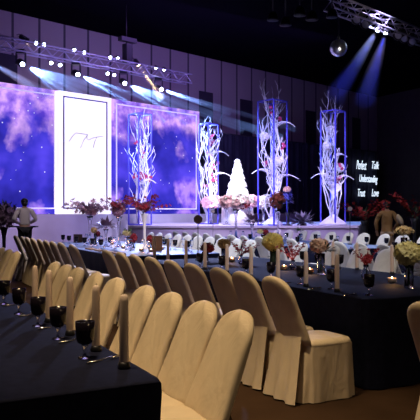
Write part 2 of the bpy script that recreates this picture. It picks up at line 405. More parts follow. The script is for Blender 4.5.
# right truss lamps
for k, (px, py) in enumerate([(378.5, 25), (386, 27.5)]):
    p = RP(px, py); q = at([338, 366][k], [88, 92][k], 18.6); o = put_par(p, q, 'bright blue spotlight under the right-hand truss, %s of the lit pair' % ['left', 'right'][k])
    beam(p, q, 6.5, 1100, (.05, .07, 1), 'deep blue light beam under the right-hand truss, %s of the two' % ['left', 'right'][k], HAZE2, r0=.07)
for k, (px, py) in enumerate([(359, 14), (367.5, 19), (400, 30), (406, 33), (414, 36)]):
    p = RP(px, py); put_par(p, (p[0] - 2.2, p[1] - 2.5, p[2] - 1.8), 'unlit grey par can under the right-hand truss, %s from the left' % ['first', 'second', 'third', 'fourth', 'fifth'][k], dark=True)
spot('right_truss_fill', (RX - 2.8, RY - 4.5, RZ + .9), (RX + .5, RY + .5, RZ + .1), 260, (1, .8, .62), 22, .8, .1)  # unseen lamp added to brighten the right truss
# hanging loudspeaker over the white panel
lx = W(127.5, 36, TD); ls = tag(empty('hanging_loudspeaker', (lx[0], lx[1], lx[2]), WROT), 'dark loudspeaker column hanging from a bar above the white panel', 'loudspeaker')
MB().box(-.36, .36, -.12, .12, -.08, .08).build('rigging_bar', BLACK, ls, False)
MB().box(-.14, .14, -.14, .14, -.85, -.16).build('cabinet', BLACK, ls, False)
MB().tube([(-.05, 0, -.2), (-.05, 0, CEIL - lx[2])], .02).build('drop_pole', BLACK, ls)
# mirror ball
mx_, my_, mz_ = at(338.5, 44, 18.6); r_ = .245
mb = tag(empty('mirror_ball', (mx_, my_, mz_)), 'silver mirror ball hanging below the dark ceiling', 'mirror ball')
b_ = MB()
n = 26; m_ = 16
for j in range(m_):
    a0, a1 = pi*j/m_ + .012, pi*(j+1)/m_ - .012
    for k in range(n):
        p0, p1 = 2*pi*k/n, 2*pi*(k+.9)/n
        b_.add([(r_*sin(a)*cos(p), r_*sin(a)*sin(p), r_*cos(a)) for a, p in ((a0, p0), (a1, p0), (a1, p1), (a0, p1))], [(0, 1, 2, 3)])
b_.build('mirror_tiles', mat('mirror_tile', (.85, .85, .9), .28, 1), mb, False)
MB().ball((0, 0, 0), r_*.975, 20, 12).build('core', mat('grey_core', (.1, .1, .11), .5), mb)
MB().lathe([(.04, r_ - .01), (.04, r_ + .08), (.015, r_ + .1), (.01, CEIL - mz_)], n=8).build('hanger', BLACK, mb)
spot('mirror_ball_spot', (mx_ + .8, my_ - 4, mz_ - 2.2), (mx_, my_, mz_), 260, (1, .9, .85), 12, .5, .05)
for k, (px, py, Y) in enumerate([(273, 15, 15), (285.5, 20, 15), (300, 10, 14), (312, 14.5, 14), (332, 12, 15)]):
    p = at(px, py, Y); o = tag(empty('ceiling_lamp', p), 'unlit dark ceiling lamp hanging from black ceiling, %s from the left' % ['first', 'second', 'third', 'fourth', 'fifth', 'sixth', 'seventh'][k], 'lamp', 'unlit lamps on the ceiling')
    MB().lathe([(.03, .16), (.08, .14), (.13, 0), (.14, -.03), (.10, -.04)], n=12).build('housing', mat('grey_lamp_housing', (.010, .009, .015), .6, spec=.2), o)
    MB().tube([(0, 0, .2), (0, 0, CEIL - p[2])], .018).build('drop_rod', BLACK, o)

area('truss_fill', (*wxy(1, TD + 1.3), ztr - .9), (*wxy(1, TD), ztr), 120, (.40, .28, 1), 12, .2)  # unseen area light added to brighten the long truss from below

# ------------------------------------------------------------------ white trees in frames
def make_tree(h, seed, fronds, red=0, puffs=(), mound=0):
    rn = random.Random(seed); tr = empty('white_branch_tree'); m = MB()
    def grow(p, d, L, r, lev):
        pts = [Vector(p)]; n = max(3, int(L/.15)); rad = [r]; d = Vector(d).normalized()
        for i in range(n):
            d = (d + Vector((rn.gauss(0, .15), rn.gauss(0, .15), .10 + rn.gauss(0, .05)))).normalized()
            q = pts[-1] + d*L/n
            c = Vector((q.x, q.y)); lim = .10 + .26*min(1, q.z/1.6)
            if lev == 0 and c.length > lim: d.x -= q.x*.9; d.y -= q.y*.9; d.normalize()
            pts.append(q); rad.append(r*(1 - .75*(i+1)/n) + .004)
        m.tube(pts, rad, 6)
        if lev < 2:
            k = int(L/(.36 if lev == 0 else .30))
            for j in range(k):
                i = rn.randint(max(1, n//4), n)
                a = rn.uniform(0, 2*pi); dd = Vector((cos(a), sin(a), rn.uniform(1.1, 3.0)))
                grow(pts[i], dd, rn.uniform(.3, .75)*(1 if lev == 0 else .45), rad[i]*.6 + .003, lev + 1)
    for k in range(8):
        a = 2*pi*k/8 + rn.uniform(-.3, .3)
        grow((.08*cos(a), .08*sin(a), .05), (.10*cos(a), .10*sin(a), 1), h*(1.0 if k == 0 else rn.uniform(.65, .98)), rn.uniform(.018, .028), 0)
    m.build('branches', WHITE, tr)
    k = mound; mb_ = MB(); mb_.lathe([(.50*k, 0), (.46*k, .08*k), (.27*k, .22*k), (.12*k, .34*k), (.04*k, .38*k)], n=18); mb_.build('base_mound', WHITE, tr)
    for (z, a, L) in fronds:
        f = MB(); pts = []
        for i in range(9):
            s = i/8; pts.append(Vector((cos(a)*L*s, sin(a)*L*s, z + .30*sin(s*pi*.75)*L - .25*s*s*L)))
        f.tube(pts, [.02*(1 - .8*i/8) for i in range(9)], 5)
        for i in range(1, 9):
            for sd in (-1, 1):
                for q in (0, .5):
                    b = pts[i-1].lerp(pts[i], q); dr = Vector((cos(a + sd*.9), sin(a + sd*.9), -.35)); f.leaf(b, dr, .24*(1 - .55*i/9), .05)
        f.build('frond', WHITE, tr)
    for (z, a, rr) in puffs:
        q = MB(); c = Vector((rr*cos(a), rr*sin(a), z))
        for i in range(40):
            zz = 1 - 2*(i + .5)/40; w = sqrt(1 - zz*zz); d = Vector((w*cos(i*2.4), w*sin(i*2.4), zz)); q.flower(c + d*.13, .075, d, 5, .4)
        q.ball(c, .11, 10, 7).build('white_blossom', WHITE, tr)
    if red:
        q = MB()
        for i in range(red):
            a = rn.uniform(0, 2*pi); z = rn.uniform(.35, .85)*h; rr = rn.uniform(.1, .4); c = (rr*cos(a), rr*sin(a), z)
            for j in range(4):
                cc = (c[0] + rn.gauss(0, .05), c[1] + rn.gauss(0, .05), c[2] + rn.gauss(0, .06)); q.flower(cc, .07, (rn.gauss(0, 1), -1.5, rn.gauss(0, 1)), 6)
        q.build('red_blossom', mat('magenta_blossom', (.5, .05, .16), .6), tr)
    return tr
def make_frame(a, h):
    r = empty('box_frame'); w = .02; s = a/2
    for x in (-s, s):
        for y in (-s, s): MB().box(x - w, x + w, y - w, y + w, 0, h).build('post', FRAMEM, r, False)
    for z, nm in ((w, 'bottom_crossbar'), (h - w, 'top_crossbar')):
        m = MB()
        for k in (-s, s): m.box(-s + w, s - w, k - w, k + w, z - w, z + w); m.box(k - w, k + w, -s - w, s + w, z - w, z + w)
        m.build(nm, FRAMEM, r, False)
    return r
TREES = [(140, 23.2, 110, 118, .57, 'in front of the right-hand blue screen', [(1.5, -.3, .6)], 9),
         (208.5, 24.4, 120, 113, .50, 'just right of the blue screens, left of the cake', [(2.6, .1, .75), (1.75, -.2, .9)], 9),
         (272.5, 22.3, 97, 89, .70, 'tallest, right of the cake', [(3.4, -.1, .75), (1.55, .0, .95), (1.8, 2.9, .7)], 4),
         (333, 22.6, 107, 101, .60, 'rightmost, left of the glowing script', [(1.65, 3.1, .75), (1.6, -.1, .7), (2.4, .2, .5)], 3)]
for k, (px, Y, pt, tt, a, where, fr_, red) in enumerate(TREES):
    x = (px - 210)*Y/F; hf = H + (208 - pt)*Y/F - 1.0; ht = H + (208 - tt)*Y/F - 1.0
    o = make_tree(ht*1.04, 77 + k*6, fr_, red, [(), (), ((3.05, pi, .28), (2.2, 5.8, .2)), ((2.75, pi, .22), (2.0, .1, .25), (1.3, 5, .2))][k], [.35, .4, .8, 1.0][k]); o.location = (x, Y, 1.0); tag(o, 'white spotlit branch tree ' + where, 'tree', 'white branch trees on the stage')
    o = make_frame(a, hf); o.location = (x, Y, 1.0); o.rotation_euler = (0, 0, WROT); tag(o, 'box frame around the white tree ' + where, 'frame', 'box frames around the trees')
    spot('tree_spot', (x*.55 + .5, Y - 4.5, 7.6), (x, Y, 3.4), [700, 900, 1200, 1200][k], (.40, .37, 1), 34, .7, .1)
    spot('tree_uplight', (x + .25, Y - .95, 1.15), (x, Y, 3.2), [70, 90, 130, 150][k], (.75, .70, 1), 60, .7, .05)

# ------------------------------------------------------------------ chairs
def chair(width=.40, puff=0, cov=COVER, front=.24, hood=0):
    r = empty('banquet_chair')
    def slices(fold):
        rings = []; n = 36; N = 22
        for k in range(N + 1):
            s = sin(k/N*pi/2)**.92; z = .445 + (.965 - .445)*s
            xc = -.205 - .205*((z - .455)/.51 if z > .455 else 0)**1.08
            top = max(0, (z - (.965 - .16))/.16); tq = max(0, (z - .90)/.065)
            th = (.044 - .006*s)*sqrt(max(.02, 1 - tq**2.5)); hw = width/2*(1.02 - .06*s + hood*(.04 - .14*s))*sqrt(max(.03, 1 - top**2.6))
            ring = []
            for i in range(n):
                a = 2*pi*i/n; ex = 2/3.2
                cx = math.copysign(abs(cos(a))**ex, cos(a)); sy = math.copysign(abs(sin(a))**ex, sin(a))
                f = fold*(1 - s)*.010*sin(5*sy + 6*s) + hood*.010*sin(9*sy + 2*s)*max(0, s - .72)/.28*min(1, th/.036)
                ring.append((xc + cx*(th + f), sy*hw, z))
            rings.append(ring)
        return rings
    MB().loft(slices(puff)).build('backrest', cov, r)
    # seat pad
    n = 40; rings = []; hd = (front + .22)/2; mx = front - hd
    def sq(a, hx, hy, e=4.5):
        return math.copysign(abs(cos(a))**(2/e), cos(a))*hx, math.copysign(abs(sin(a))**(2/e), sin(a))*hy
    for z, k in ((.415, 1.0), (.445, 1.0), (.466, .95), (.476, .7), (.480, .3)):
        rings.append([(sq(2*pi*i/n, hd*k, .222*k)[0] + mx, sq(2*pi*i/n, hd*k, .222*k)[1], z) for i in range(n)])
    MB().loft(rings).build('seat', cov, r)
    n = 96; rings = []
    for k in range(9):
        s = k/8; z = .43*(1 - s) + .008*s; ring = []
        for i in range(n):
            a = 2*pi*i/n; x, y = sq(a, hd + .005 + .012*s, .224 + .008*s, 5)
            f = s*(.010*sin(9*a + .5) + .006*sin(17*a))
            nx, ny = cos(a), sin(a)
            back = max(0, -cos(a))**3*.055*s
            ring.append((x + mx + nx*f - back, y + ny*f*.6, z))
        rings.append(ring)
    MB().loft(rings, False).build('skirt', cov, r)
    # fabric tail behind the back
    t = MB(); vs = []
    for k in range(5):
        s = k/4
        for i in range(13):
            q = i/12*2 - 1; vs.append((-.255 - .115*s - .02*s*cos(q*9), q*(.17 + .05*s), .52*(1-s) + .015*s))
    t.add(vs, [(k*13 + i, k*13 + i + 1, (k+1)*13 + i + 1, (k+1)*13 + i) for k in range(4) for i in range(12)]); t.build('skirt_tail', cov, r)
    return r
chA = chair(.40, .6); chB = chair(.385, .9, front=.13, hood=1); chW = chair(.40, .6, BUFF)
used = set()
def put_chair(proto, xy, rz, label, group):
    if proto.name in used: o = copy_tree(proto)
    else: o = proto; used.add(proto.name)
    o.location = (xy[0], xy[1], 0); o.rotation_euler = (0, 0, rz); tag(o, label, 'chair', group); return o
random.seed(5)
jit = lambda a: random.uniform(-a, a)
Cu = [along(p, R0, -.79) for p in (274, 242.5, 219, 192, 171, 151, 135, 121, 107)]
for k, u in enumerate(Cu):
    put_chair(chA, T(R0, u, -.40), TROT + jit(.03), 'cream chair backed to the aisle, %s along the middle candle table' % ORD[k], 'chairs along the left side of the middle table')
Cu2 = [along(p, R0, -.79) for p in (72.5, 61, 53, 46.3, 40, 33, 27.5, 23, 16)]
for k, u in enumerate(Cu2):
    put_chair(chA, T(R0, u, -.40), TROT + jit(.03), 'cream chair backed to the aisle, %s along the far blue-lit table' % ORD[k], 'chairs along the left side of the far table')
put_chair(chA, T(R0, -1.42, -.42), TROT, 'cream covered chair cut off by the right picture edge', 'chairs along the left side of the middle table')
Nu = [along(p, N0, .55) for p in (238, 205, 172, 145, 117, 96, 78, 66, 55)]
for k, u in enumerate(Nu):
    put_chair(chB, T(N0, u, .155), TROT + pi + jit(.05), 'cream covered chair pushed up to the near navy table, %s to the camera' % ORD[k], 'chairs along the near navy table')
Nu2 = [5.85, 6.37, 6.9, 7.4]
for k, u in enumerate(Nu2):
    put_chair(chB, T(N0, u, .155), TROT + pi + jit(.03), 'cream covered chair at the left picture edge beyond the near navy table, %s' % ORD[k], 'chairs at the left picture edge')
for k, px in enumerate((388, 358, 331, 299)):
    put_chair(chW, T(R0, along(px, R0, 2.62), 2.28), TROT + pi + jit(.1), 'white covered chair across the middle table, facing left, %s from the right' % ['first', 'second', 'third', 'fourth'][k], 'white chairs across the middle table')
for k in range(10):
    put_chair(chW, T(R0, 5.95 + .52*k, 2.12), TROT + pi + jit(.06), 'white covered chair on the far side of the far table, %s' % ORD[k], 'white chairs across the far table')
TC = 4.25
for k in range(10):
    put_chair(chW, T(R0, 6.0 + .58*k, TC - .42), TROT + jit(.1), 'white chair seen from behind, %s on the near side of the back table' % ORD[k], 'white chairs on the near side of the back table')
for k in range(10):
    put_chair(chW, T(R0, 5.95 + .62*k, TC + 2.15), TROT + pi + jit(.1), 'white chair below the stage front, %s across the back table' % ORD[k], 'white chairs on the far side of the back table')
for k in range(4):
    put_chair(chW, T(R0, 3.0 + .55*k, TC - .40), TROT + jit(.1), 'white covered chair at the table by the right picture edge, %s' % ORD[k], 'white chairs at the right edge table')

# ------------------------------------------------------------------ tables
def make_table(O, u0, u1, v0, v1, label, m=NAVY, top=None, rnd=.05):
    L, Wd = u1 - u0, v1 - v0
    r = tag(empty('banquet_table', T(O, (u0+u1)/2, (v0+v1)/2), TROT), label, 'table')
    hx, hy = Wd/2, L/2; rad = .035
    def per(e, fold=0, s=0):
        pts = []; step = .06
        for (ax, ay, bx, by) in ((hx, -hy, hx, hy), (hx, hy, -hx, hy), (-hx, hy, -hx, -hy), (-hx, -hy, hx, -hy)):
            le = sqrt((bx-ax)**2 + (by-ay)**2); n = max(6, int(le/step)); nx, ny = (by-ay)/le, -(bx-ax)/le
            for i in range(n):
                q = i/n; edge = min(q, 1-q)*le
                c = max(0, 1 - edge/(rnd*2.5))**2*rnd
                f = fold*(sin(q*le*17) + .6*sin(q*le*41 + 1))*min(1, edge/.15)
                sx, sy = ax + (bx-ax)*q, ay + (by-ay)*q
                pts.append((sx*(1 + e/hx) + nx*(f - c), sy*(1 + e/hy) + ny*(f - c)))
        return pts
    sk = [[(x, y, z) for x, y in per(e, f)] for z, e, f in ((.738, .006, 0), (.70, .008, .001), (.5, .0, .004), (.25, -.004, .008), (.012, -.006, .011))]
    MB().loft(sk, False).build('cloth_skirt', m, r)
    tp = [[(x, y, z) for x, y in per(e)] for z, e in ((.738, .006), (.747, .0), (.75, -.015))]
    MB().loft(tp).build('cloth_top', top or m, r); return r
TN = make_table(N0, 0, 4.55, -1.85, 0, 'near navy tablecloth table filling the bottom left corner', rnd=.015)
TN2 = make_table(N0, 5.65, 9.5, -1.85, 0, 'navy tablecloth table at the left picture edge beyond the nearest table')
TRt = make_table(R0, 0, 4.85, 0, 1.85, 'long navy tablecloth table with candles right of centre', rnd=.09)
TF = make_table(R0, 5.85, 11.3, 0, 1.85, 'far blue-lit table left of centre below the screens', NAVY, BLUELIT)
TB = make_table(R0, 5.8, 12.4, TC, TC + 1.85, 'back table of flowers below the stage, right of centre', NAVY, BLUELIT)
TE = make_table(R0, -.2, 4.75, TC, TC + 1.85, 'dark table with flowers at the right picture edge')
TZ = .75

# ------------------------------------------------------------------ tableware
def make_goblet():
    r = empty('goblet')
    MB().lathe([(.016, .066), (.034, .074), (.043, .092), (.0465, .13), (.0475, .178), (.045, .178), (.044, .13), (.030, .082)], n=20).build('bowl', GOBLET, r)
    MB().lathe([(.034, 0), (.034, .004), (.012, .010), (.006, .022), (.008, .04), (.007, .05), (.018, .066)], n=16).build('stem', CLEAR, r)
    return r
LATE = []
gob = make_goblet(); gob_used = False
def put_goblet(p, label, group):
    global gob_used
    o = copy_tree(gob) if gob_used else gob; gob_used = True
    o.location = (p[0], p[1], TZ + .001); tag(o, label, 'glass', group); return o
def make_candle():
    r = empty('pillar_candle'); h = .335
    MB().lathe([(.020, .018), (.0215, .03), (.021, h*.6), (.0195, h - .03), (.017, h - .008), (.009, h), (.003, h + .001)], n=16).build('wax_stick', CANDLE, r)
    MB().lathe([(.028, 0), (.030, .006), (.026, .02), (.022, .03), (.019, .03)], n=16).build('holder', DARKM, r)
    MB().tube([(0, 0, h - .002), (.002, 0, h + .010)], .0015, 5).build('wick', WICK, r)
    return r
can = make_candle(); can_used = False
def put_candle(p, label, group, s=1):
    global can_used
    o = copy_tree(can) if can_used else can; can_used = True
    o.location = (p[0], p[1], TZ + .001); o.scale = (s, s, s); tag(o, label, 'candle', group); return o
def make_fork():
    r = empty('fork')
    m = MB(); m.tube([(0, -.09, .003), (0, -.02, .004), (0, .04, .010), (0, .06, .008)], [.006, .0035, .003, .007], 6); m.build('handle', STEEL, r)
    for k in range(4): MB().tube([(-.009 + .006*k, .058, .008), (-.009 + .006*k, .075, .006), (-.009 + .006*k, .105, .010)], [.0026, .0022, .0012], 5).build('tine', STEEL, r)
    return r
frk = make_fork(); frk_used = False
def put_fork(p, rz, label, group):
    global frk_used
    o = copy_tree(frk) if frk_used else frk; frk_used = True
    o.location = (p[0], p[1], TZ + .001); o.rotation_euler = (0, 0, rz); tag(o, label, 'fork', group)
# near table: glasses read at their feet
def ground(px, py):  # point of a table top seen at the pixel
    Y = (H - TZ)*F/(py - 208); return ((px - 210)*Y/F, Y)
for k, (px, py) in enumerate([(85, 354), (58, 335), (38, 322), (19, 310), (4, 300)]):
    x, y = ground(px, py); put_goblet((x, y), 'dark stemmed goblet on the near navy table, %s to the camera' % ORD[k], 'goblets on the near navy table')
    put_fork((x + .055*TV[0] - TU[0]*.10, y + .055*TV[1] - TU[1]*.10), TROT - 1.2, 'steel fork lying beside a goblet on the near navy table, %s to the camera' % ORD[k], 'forks on the near navy table')
for k, px in enumerate((124, 96, 70, 49, 35)):
    put_candle(T(N0, along(px, N0, -.075), -.075), 'tall ivory candle on the near navy table, %s to the camera' % ORD[k], 'candles on the near navy table')
for k, u in enumerate((5.75, 6.25, 6.8)):
    put_goblet(T(N0, u, -.25), 'dark goblet on the table at the left picture edge, %s' % ORD[k], 'goblets on the left edge table')
# middle table
for k, px in enumerate((337, 306, 278, 251, 227, 205, 186, 168, 154.5)):
    put_candle(T(R0, along(px, R0, .12), .12), 'tall ivory candle along the chair side of the middle table, %s to the camera' % ORD[k], 'candles on the chair side of the middle table')
for k, px in enumerate((369, 331.5, 300.5, 271, 246, 222, 200)):
    u = along(px, R0, .20); put_goblet(T(R0, u, .20), 'dark goblet along the chair side of the middle table, %s to the camera' % ORD[k], 'goblets on the chair side of the middle table')
    if k < 3: put_fork(T(R0, u + .08, .06), TROT - 1.3, 'steel fork on the middle table beside the goblet %s to the camera' % ORD[k], 'forks on the middle table')
for k, px in enumerate((392, 357, 333)):
    put_candle(T(R0, along(px, R0, 1.72), 1.72), 'ivory candle on the far side of the middle table, %s from the right' % ['first', 'second', 'third'][k], 'candles on the far side of the middle table')
for k, px in enumerate((340, 318, 303, 277)):
    put_goblet(T(R0, along(px, R0, 1.62), 1.62), 'dark goblet on the far side of the middle table, %s from the right' % ['first', 'second', 'third', 'fourth'][k], 'goblets on the far side of the middle table')
# far table
for k, px in enumerate((101, 92.5, 84.5, 76.5, 69, 63)):
    put_goblet(T(R0, along(px, R0, .42), .42), 'dark goblet along the chair side of the far table, %s to the camera' % ORD[k], 'goblets on the chair side of the far table')
for k, px in enumerate((131, 110)):
    put_goblet(T(R0, along(px, R0, .9), .9), 'dark goblet among the flower vases of the far table, %s' % ORD[k], 'goblets among the far table vases')
for k, px in enumerate((188, 175, 164.5, 208)):
    put_goblet(T(R0, along(px, R0, 1.6), 1.6), 'dark goblet before the white chairs of the far table, %s' % ['right of centre', 'in the middle', 'leftmost', 'rightmost'][k], 'goblets on the far side of the far table')
for k in range(7):
    put_goblet(T(R0, 6.1 + .6*k, TC + 1.6), 'dark goblet on the far side of the back table, %s' % ORD[k], 'goblets on the far side of the back table')
for k in range(6):
    put_goblet(T(R0, 6.1 + .65*k, TC + .3), 'dark goblet on the near side of the back table, %s' % ORD[k], 'goblets on the near side of the back table')
for k in range(4):
    put_goblet(T(R0, 2.9 + .55*k, TC + .35), 'dark goblet on the right edge table, %s' % ORD[k], 'goblets on the right edge table')
def make_wineglass():
    r = empty('wine_glass')
    MB().lathe([(.004, .10), (.024, .115), (.036, .15), (.034, .20), (.030, .225), (.0285, .225), (.032, .20), (.034, .15), (.022, .119), (.003, .106)], n=16).build('bowl', CLEAR, r)
    MB().lathe([(.033, 0), (.033, .003), (.006, .01), (.004, .05), (.005, .10)], n=14).build('stem', CLEAR, r); return r
wg = make_wineglass(); wg_used = False
def put_wineglass(p, label, group):
    global wg_used
    o = copy_tree(wg) if wg_used else wg; wg_used = True
    o.location = (p[0], p[1], TZ + .001); tag(o, label, 'glass', group)
for k in range(10):
    put_wineglass(T(R0, 6.2 + .42*k, .62 + .08*(k % 2)), 'clear wine glass on the chair side of the far blue-lit table, %s' % ORD[k], 'clear wine glasses on the far table')
for k in range(9):
    put_wineglass(T(R0, 6.15 + .46*k, 1.42 + .06*(k % 2)), 'clear wine glass beside the white chairs of the far table, %s' % ORD[k], 'clear wine glasses on the far table')
for k in range(8):
    put_wineglass(T(R0, 6.3 + .62*k, TC + .5), 'clear wine glass on the back table below the stage, %s' % ORD[k], 'clear wine glasses on the back table')
for k in range(6):
    put_wineglass(T(R0, 1.9 + .5*k, TC + .55), 'clear wine glass on the table at the right picture edge, %s' % ORD[k], 'clear wine glasses on the right edge table')
for k, (u, v) in enumerate(((6.9, .78), (7.2, 1.3), (7.9, .8), (8.8, 1.25), (9.6, .7))):
    LATE.append((T(R0, u, v), 'lit tealight among the glasses of the far table, %s to the camera' % ORD[k]))
# tealights
TLG = mat('tealight_glass', (.55, .42, .36), .15, trans=.6)
def tealight(p, label):
    o = tag(empty('tealight', (p[0], p[1], TZ + .001)), label, 'tealight', 'lit tealights')
    MB().lathe([(.030, 0), (.042, .01), (.046, .05), (.043, .05), (.038, .012), (.01, .008)], n=16).build('glass_cup', TLG, o)
    MB().lathe([(.036, .010), (.036, .026), (.004, .028)], n=14).build('wax', mat('white_wax', (.8, .7, .6), .5), o)
    MB().lathe([(.003, .028), (.009, .038), (.006, .052), (.001, .064)], n=10).build('flame', FLAME, o)
    l = bpy.data.lights.new('tealight_glow', 'POINT'); l.energy = 1.6; l.color = (1, .5, .18); l.shadow_soft_size = .02
    q = bpy.data.objects.new('tealight_glow', l); COL.objects.link(q); q.location = (p[0], p[1], TZ + .075)
for p, lb in LATE: tealight(p, lb)
x, y = ground(392, 279); tealight((x, y), 'lit tealight in a glass cup at the right end of the middle table')
tealight(T(R0, along(310, R0, .95), .95), 'lit tealight beside the peach bouquet on the middle table')
tealight(T(R0, along(284, R0, .95), .95), 'lit tealight beside the yellow bouquet on the middle table')
tealight(T(R0, along(232, R0, 1.0), 1.0), 'lit tealight at the back end of the middle table')
tealight(T(R0, along(151, R0, .85), .85), 'lit tealight on the far table beside the red flowers')
tealight(T(R0, along(112, R0, 1.1), 1.1), 'lit tealight on the far table near the glass vases')
# menu holders
WOOD = mat('brown_wood', (.10, .055, .035), .5, vary=.2)
def menu(p, w, h, rz, label):
    o = tag(empty('menu_holder', (p[0], p[1], TZ + .001), rz), label, 'menu holder')
    MB().box(-w/2, w/2, -.03, .03, 0, .02).build('foot', WOOD, o, False); MB().box(-w/2, w/2, -.01, .01, .02, h).build('board', WOOD, o, False)
menu(T(R0, along(157, R0, 1.1), 1.1), .19, .27, .1, 'brown wooden menu board standing on the far table')
menu(T(R0, along(78, R0, .75), .75), .20, .19, .1, 'small brown menu board on the far table behind the goblets')
# napkins along the far table edge
for k in range(4):
    u = 6.3 + .52*k; o = tag(MB().box(-.06, .06, -.17, .17, 0, .025).build('napkin', mat('tan_napkin', (.45, .27, .17), .8), None, False), 'folded tan napkin along the chair side of the far table, %s' % ORD[k], 'napkin', 'napkins on the far table')
    p = T(R0, u, .14); o.location = (p[0], p[1], TZ + .001); o.rotation_euler = (0, 0, TROT)

# ------------------------------------------------------------------ flowers
YEL = mat('yellow_petals', (.86, .70, .24), .6, vary=.25, scale=14)
PALEY = mat('pale_yellow_petals', (.84, .76, .40), .6, vary=.2, scale=14)
PEACH = mat('peach_petals', (.74, .50, .38), .6, vary=.25, scale=14)
TANP = mat('tan_petals', (.55, .36, .14), .6, vary=.2, scale=14)
REDP = mat('red_petals', (.26, .012, .03), .6, vary=.3, scale=14)
PINK = mat('pink_petals', (.85, .50, .55), .6, vary=.25, scale=10)
WHP = mat('white_petals', (.85, .80, .78), .6, vary=.1, scale=10)
MAUVE = mat('mauve_petals', (.44, .26, .38), .6, vary=.3, scale=10)
GREEN = mat('green_leaf', (.05, .10, .03), .55, vary=.3, scale=10)
DKGREEN = mat('dark_leaf', (.03, .05, .03), .55, vary=.3, scale=10)
PURPL = mat('purple_leaf', (.20, .12, .20), .55, vary=.3, scale=10)
def arrangement(loc, label, vase=('cyl', .05, .18), blooms=(), leaves=None, stems=True, sprig=None, cat='flowers', group=None, seed=1, vmat=None, name='flower_arrangement'):
    """vase on the table, stems in it, blossom heads [(material, centre, (rx,ry,rz), count, petal size)] and loose foliage"""
    rn = random.Random(seed); r = tag(empty(name, loc, rn.uniform(0, .5)), label, cat, group)
    kind, vr, vh = vase; vm = vmat or CLEAR
    if kind == 'cyl': prof = [(vr, 0), (vr, .01), (vr*.96, vh*.5), (vr*1.02, vh), (vr*.9, vh), (vr*.86, vh*.5), (vr*.86, .02), (.005, .02)]
    elif kind == 'tall': prof = [(vr*1.6, 0), (vr*1.5, .012), (vr*.55, .05), (vr*.42, vh*.3), (vr*.5, vh*.7), (vr*.9, vh*.92), (vr*1.25, vh), (vr*1.12, vh), (vr*.75, vh*.92), (vr*.3, vh*.7), (vr*.26, vh*.3), (.004, .08)]
    else: prof = [(vr*.7, 0), (vr, .03), (vr*1.05, vh*.45), (vr*.5, vh*.8), (vr*.62, vh), (vr*.52, vh), (vr*.4, vh*.8), (vr*.9, vh*.45), (vr*.85, .03), (.004, .02)]
    MB().lathe(prof, n=18).build('vase', vm, r)
    st = MB()
    heads = []
    for m, c, rr, cnt, ps in blooms:
        b = MB(); core = Vector(c)
        for i in range(cnt):
            z = 1 - 2*(i + .5)/cnt; a = i*2.39996; q = sqrt(1 - z*z); d = Vector((q*cos(a), q*sin(a), z))
            k = rn.uniform(.82, 1.05) if rr[0] < .15 else rn.uniform(.35, 1.15); p = core + Vector((d.x*rr[0]*k, d.y*rr[1]*k, d.z*rr[2]*k)); heads.append(p)
            b.flower(p - d*ps*.2, ps*rn.uniform(.8, 1.2), d + Vector((rn.gauss(0, .25), rn.gauss(0, .25), rn.gauss(0, .25))), 6, .45, rn.uniform(0, 1))
            b.flower(p + d*ps*.1, ps*.55, d, 5, .7, rn.uniform(0, 1))
        if rr[0] < .15 and ps < .05: b.ball(c, tuple(x*.8 for x in rr), 12, 8)
        b.build('blossom', m, r)
        for i in range(5): st.tube([(rn.uniform(-vr, vr)*.4, rn.uniform(-vr, vr)*.4, min(.04, vh*.1) if kind != 'tall' else vh*.85), (c[0]*.3, c[1]*.3, vh*.95), (c[0] + rn.uniform(-.4, .4)*rr[0], c[1] + rn.uniform(-.4, .4)*rr[1], c[2] - rr[2]*.3)], .004, 5)
    if leaves:
        m, c, rr, cnt, L = leaves; b = MB()
        for i in range(cnt):
            a = rn.uniform(0, 2*pi); e = rn.uniform(-.35, 1.1); d = Vector((cos(a)*cos(e), sin(a)*cos(e), sin(e)))
            base = Vector(c) + Vector((d.x*rr[0], d.y*rr[1], d.z*rr[2]))*rn.uniform(.1, .75)
            b.leaf(base, d, L*rn.uniform(.6, 1.2), L*.32)
        b.build('foliage', m, r)
    if sprig:
        m, c, cnt, L, spread, ps = sprig
        for i in range(cnt):
            b = MB(); a = rn.uniform(0, 2*pi); s = rn.uniform(.35, 1)*spread; d = Vector((cos(a)*s, sin(a)*s, rn.uniform(.45, 1))).normalized()
            pts = [Vector(c) + d*L*q + Vector((cos(a), sin(a), -.6))*.16*L*q*q for q in (0, .3, .6, 1)]
            b.tube(pts, [.006, .005, .004, .002], 5)
            for j in range(9):
                q = .3 + .7*j/8; k = min(2, int(q*3)); p = pts[k].lerp(pts[k+1], q*3 - k) if k < 3 else pts[3]
                b.flower(p + Vector((rn.gauss(0, ps*.5), rn.gauss(0, ps*.5), rn.gauss(0, ps*.4))), ps*rn.uniform(.7, 1.3), d + Vector((rn.gauss(0, .6), rn.gauss(0, .6), .3)), 5, .5)
            b.build('sprig', m, r)
    st.build('stems', GREEN, r)
    return r
def onR(px, v): return T(R0, along(px, R0, v), v, TZ + .001)
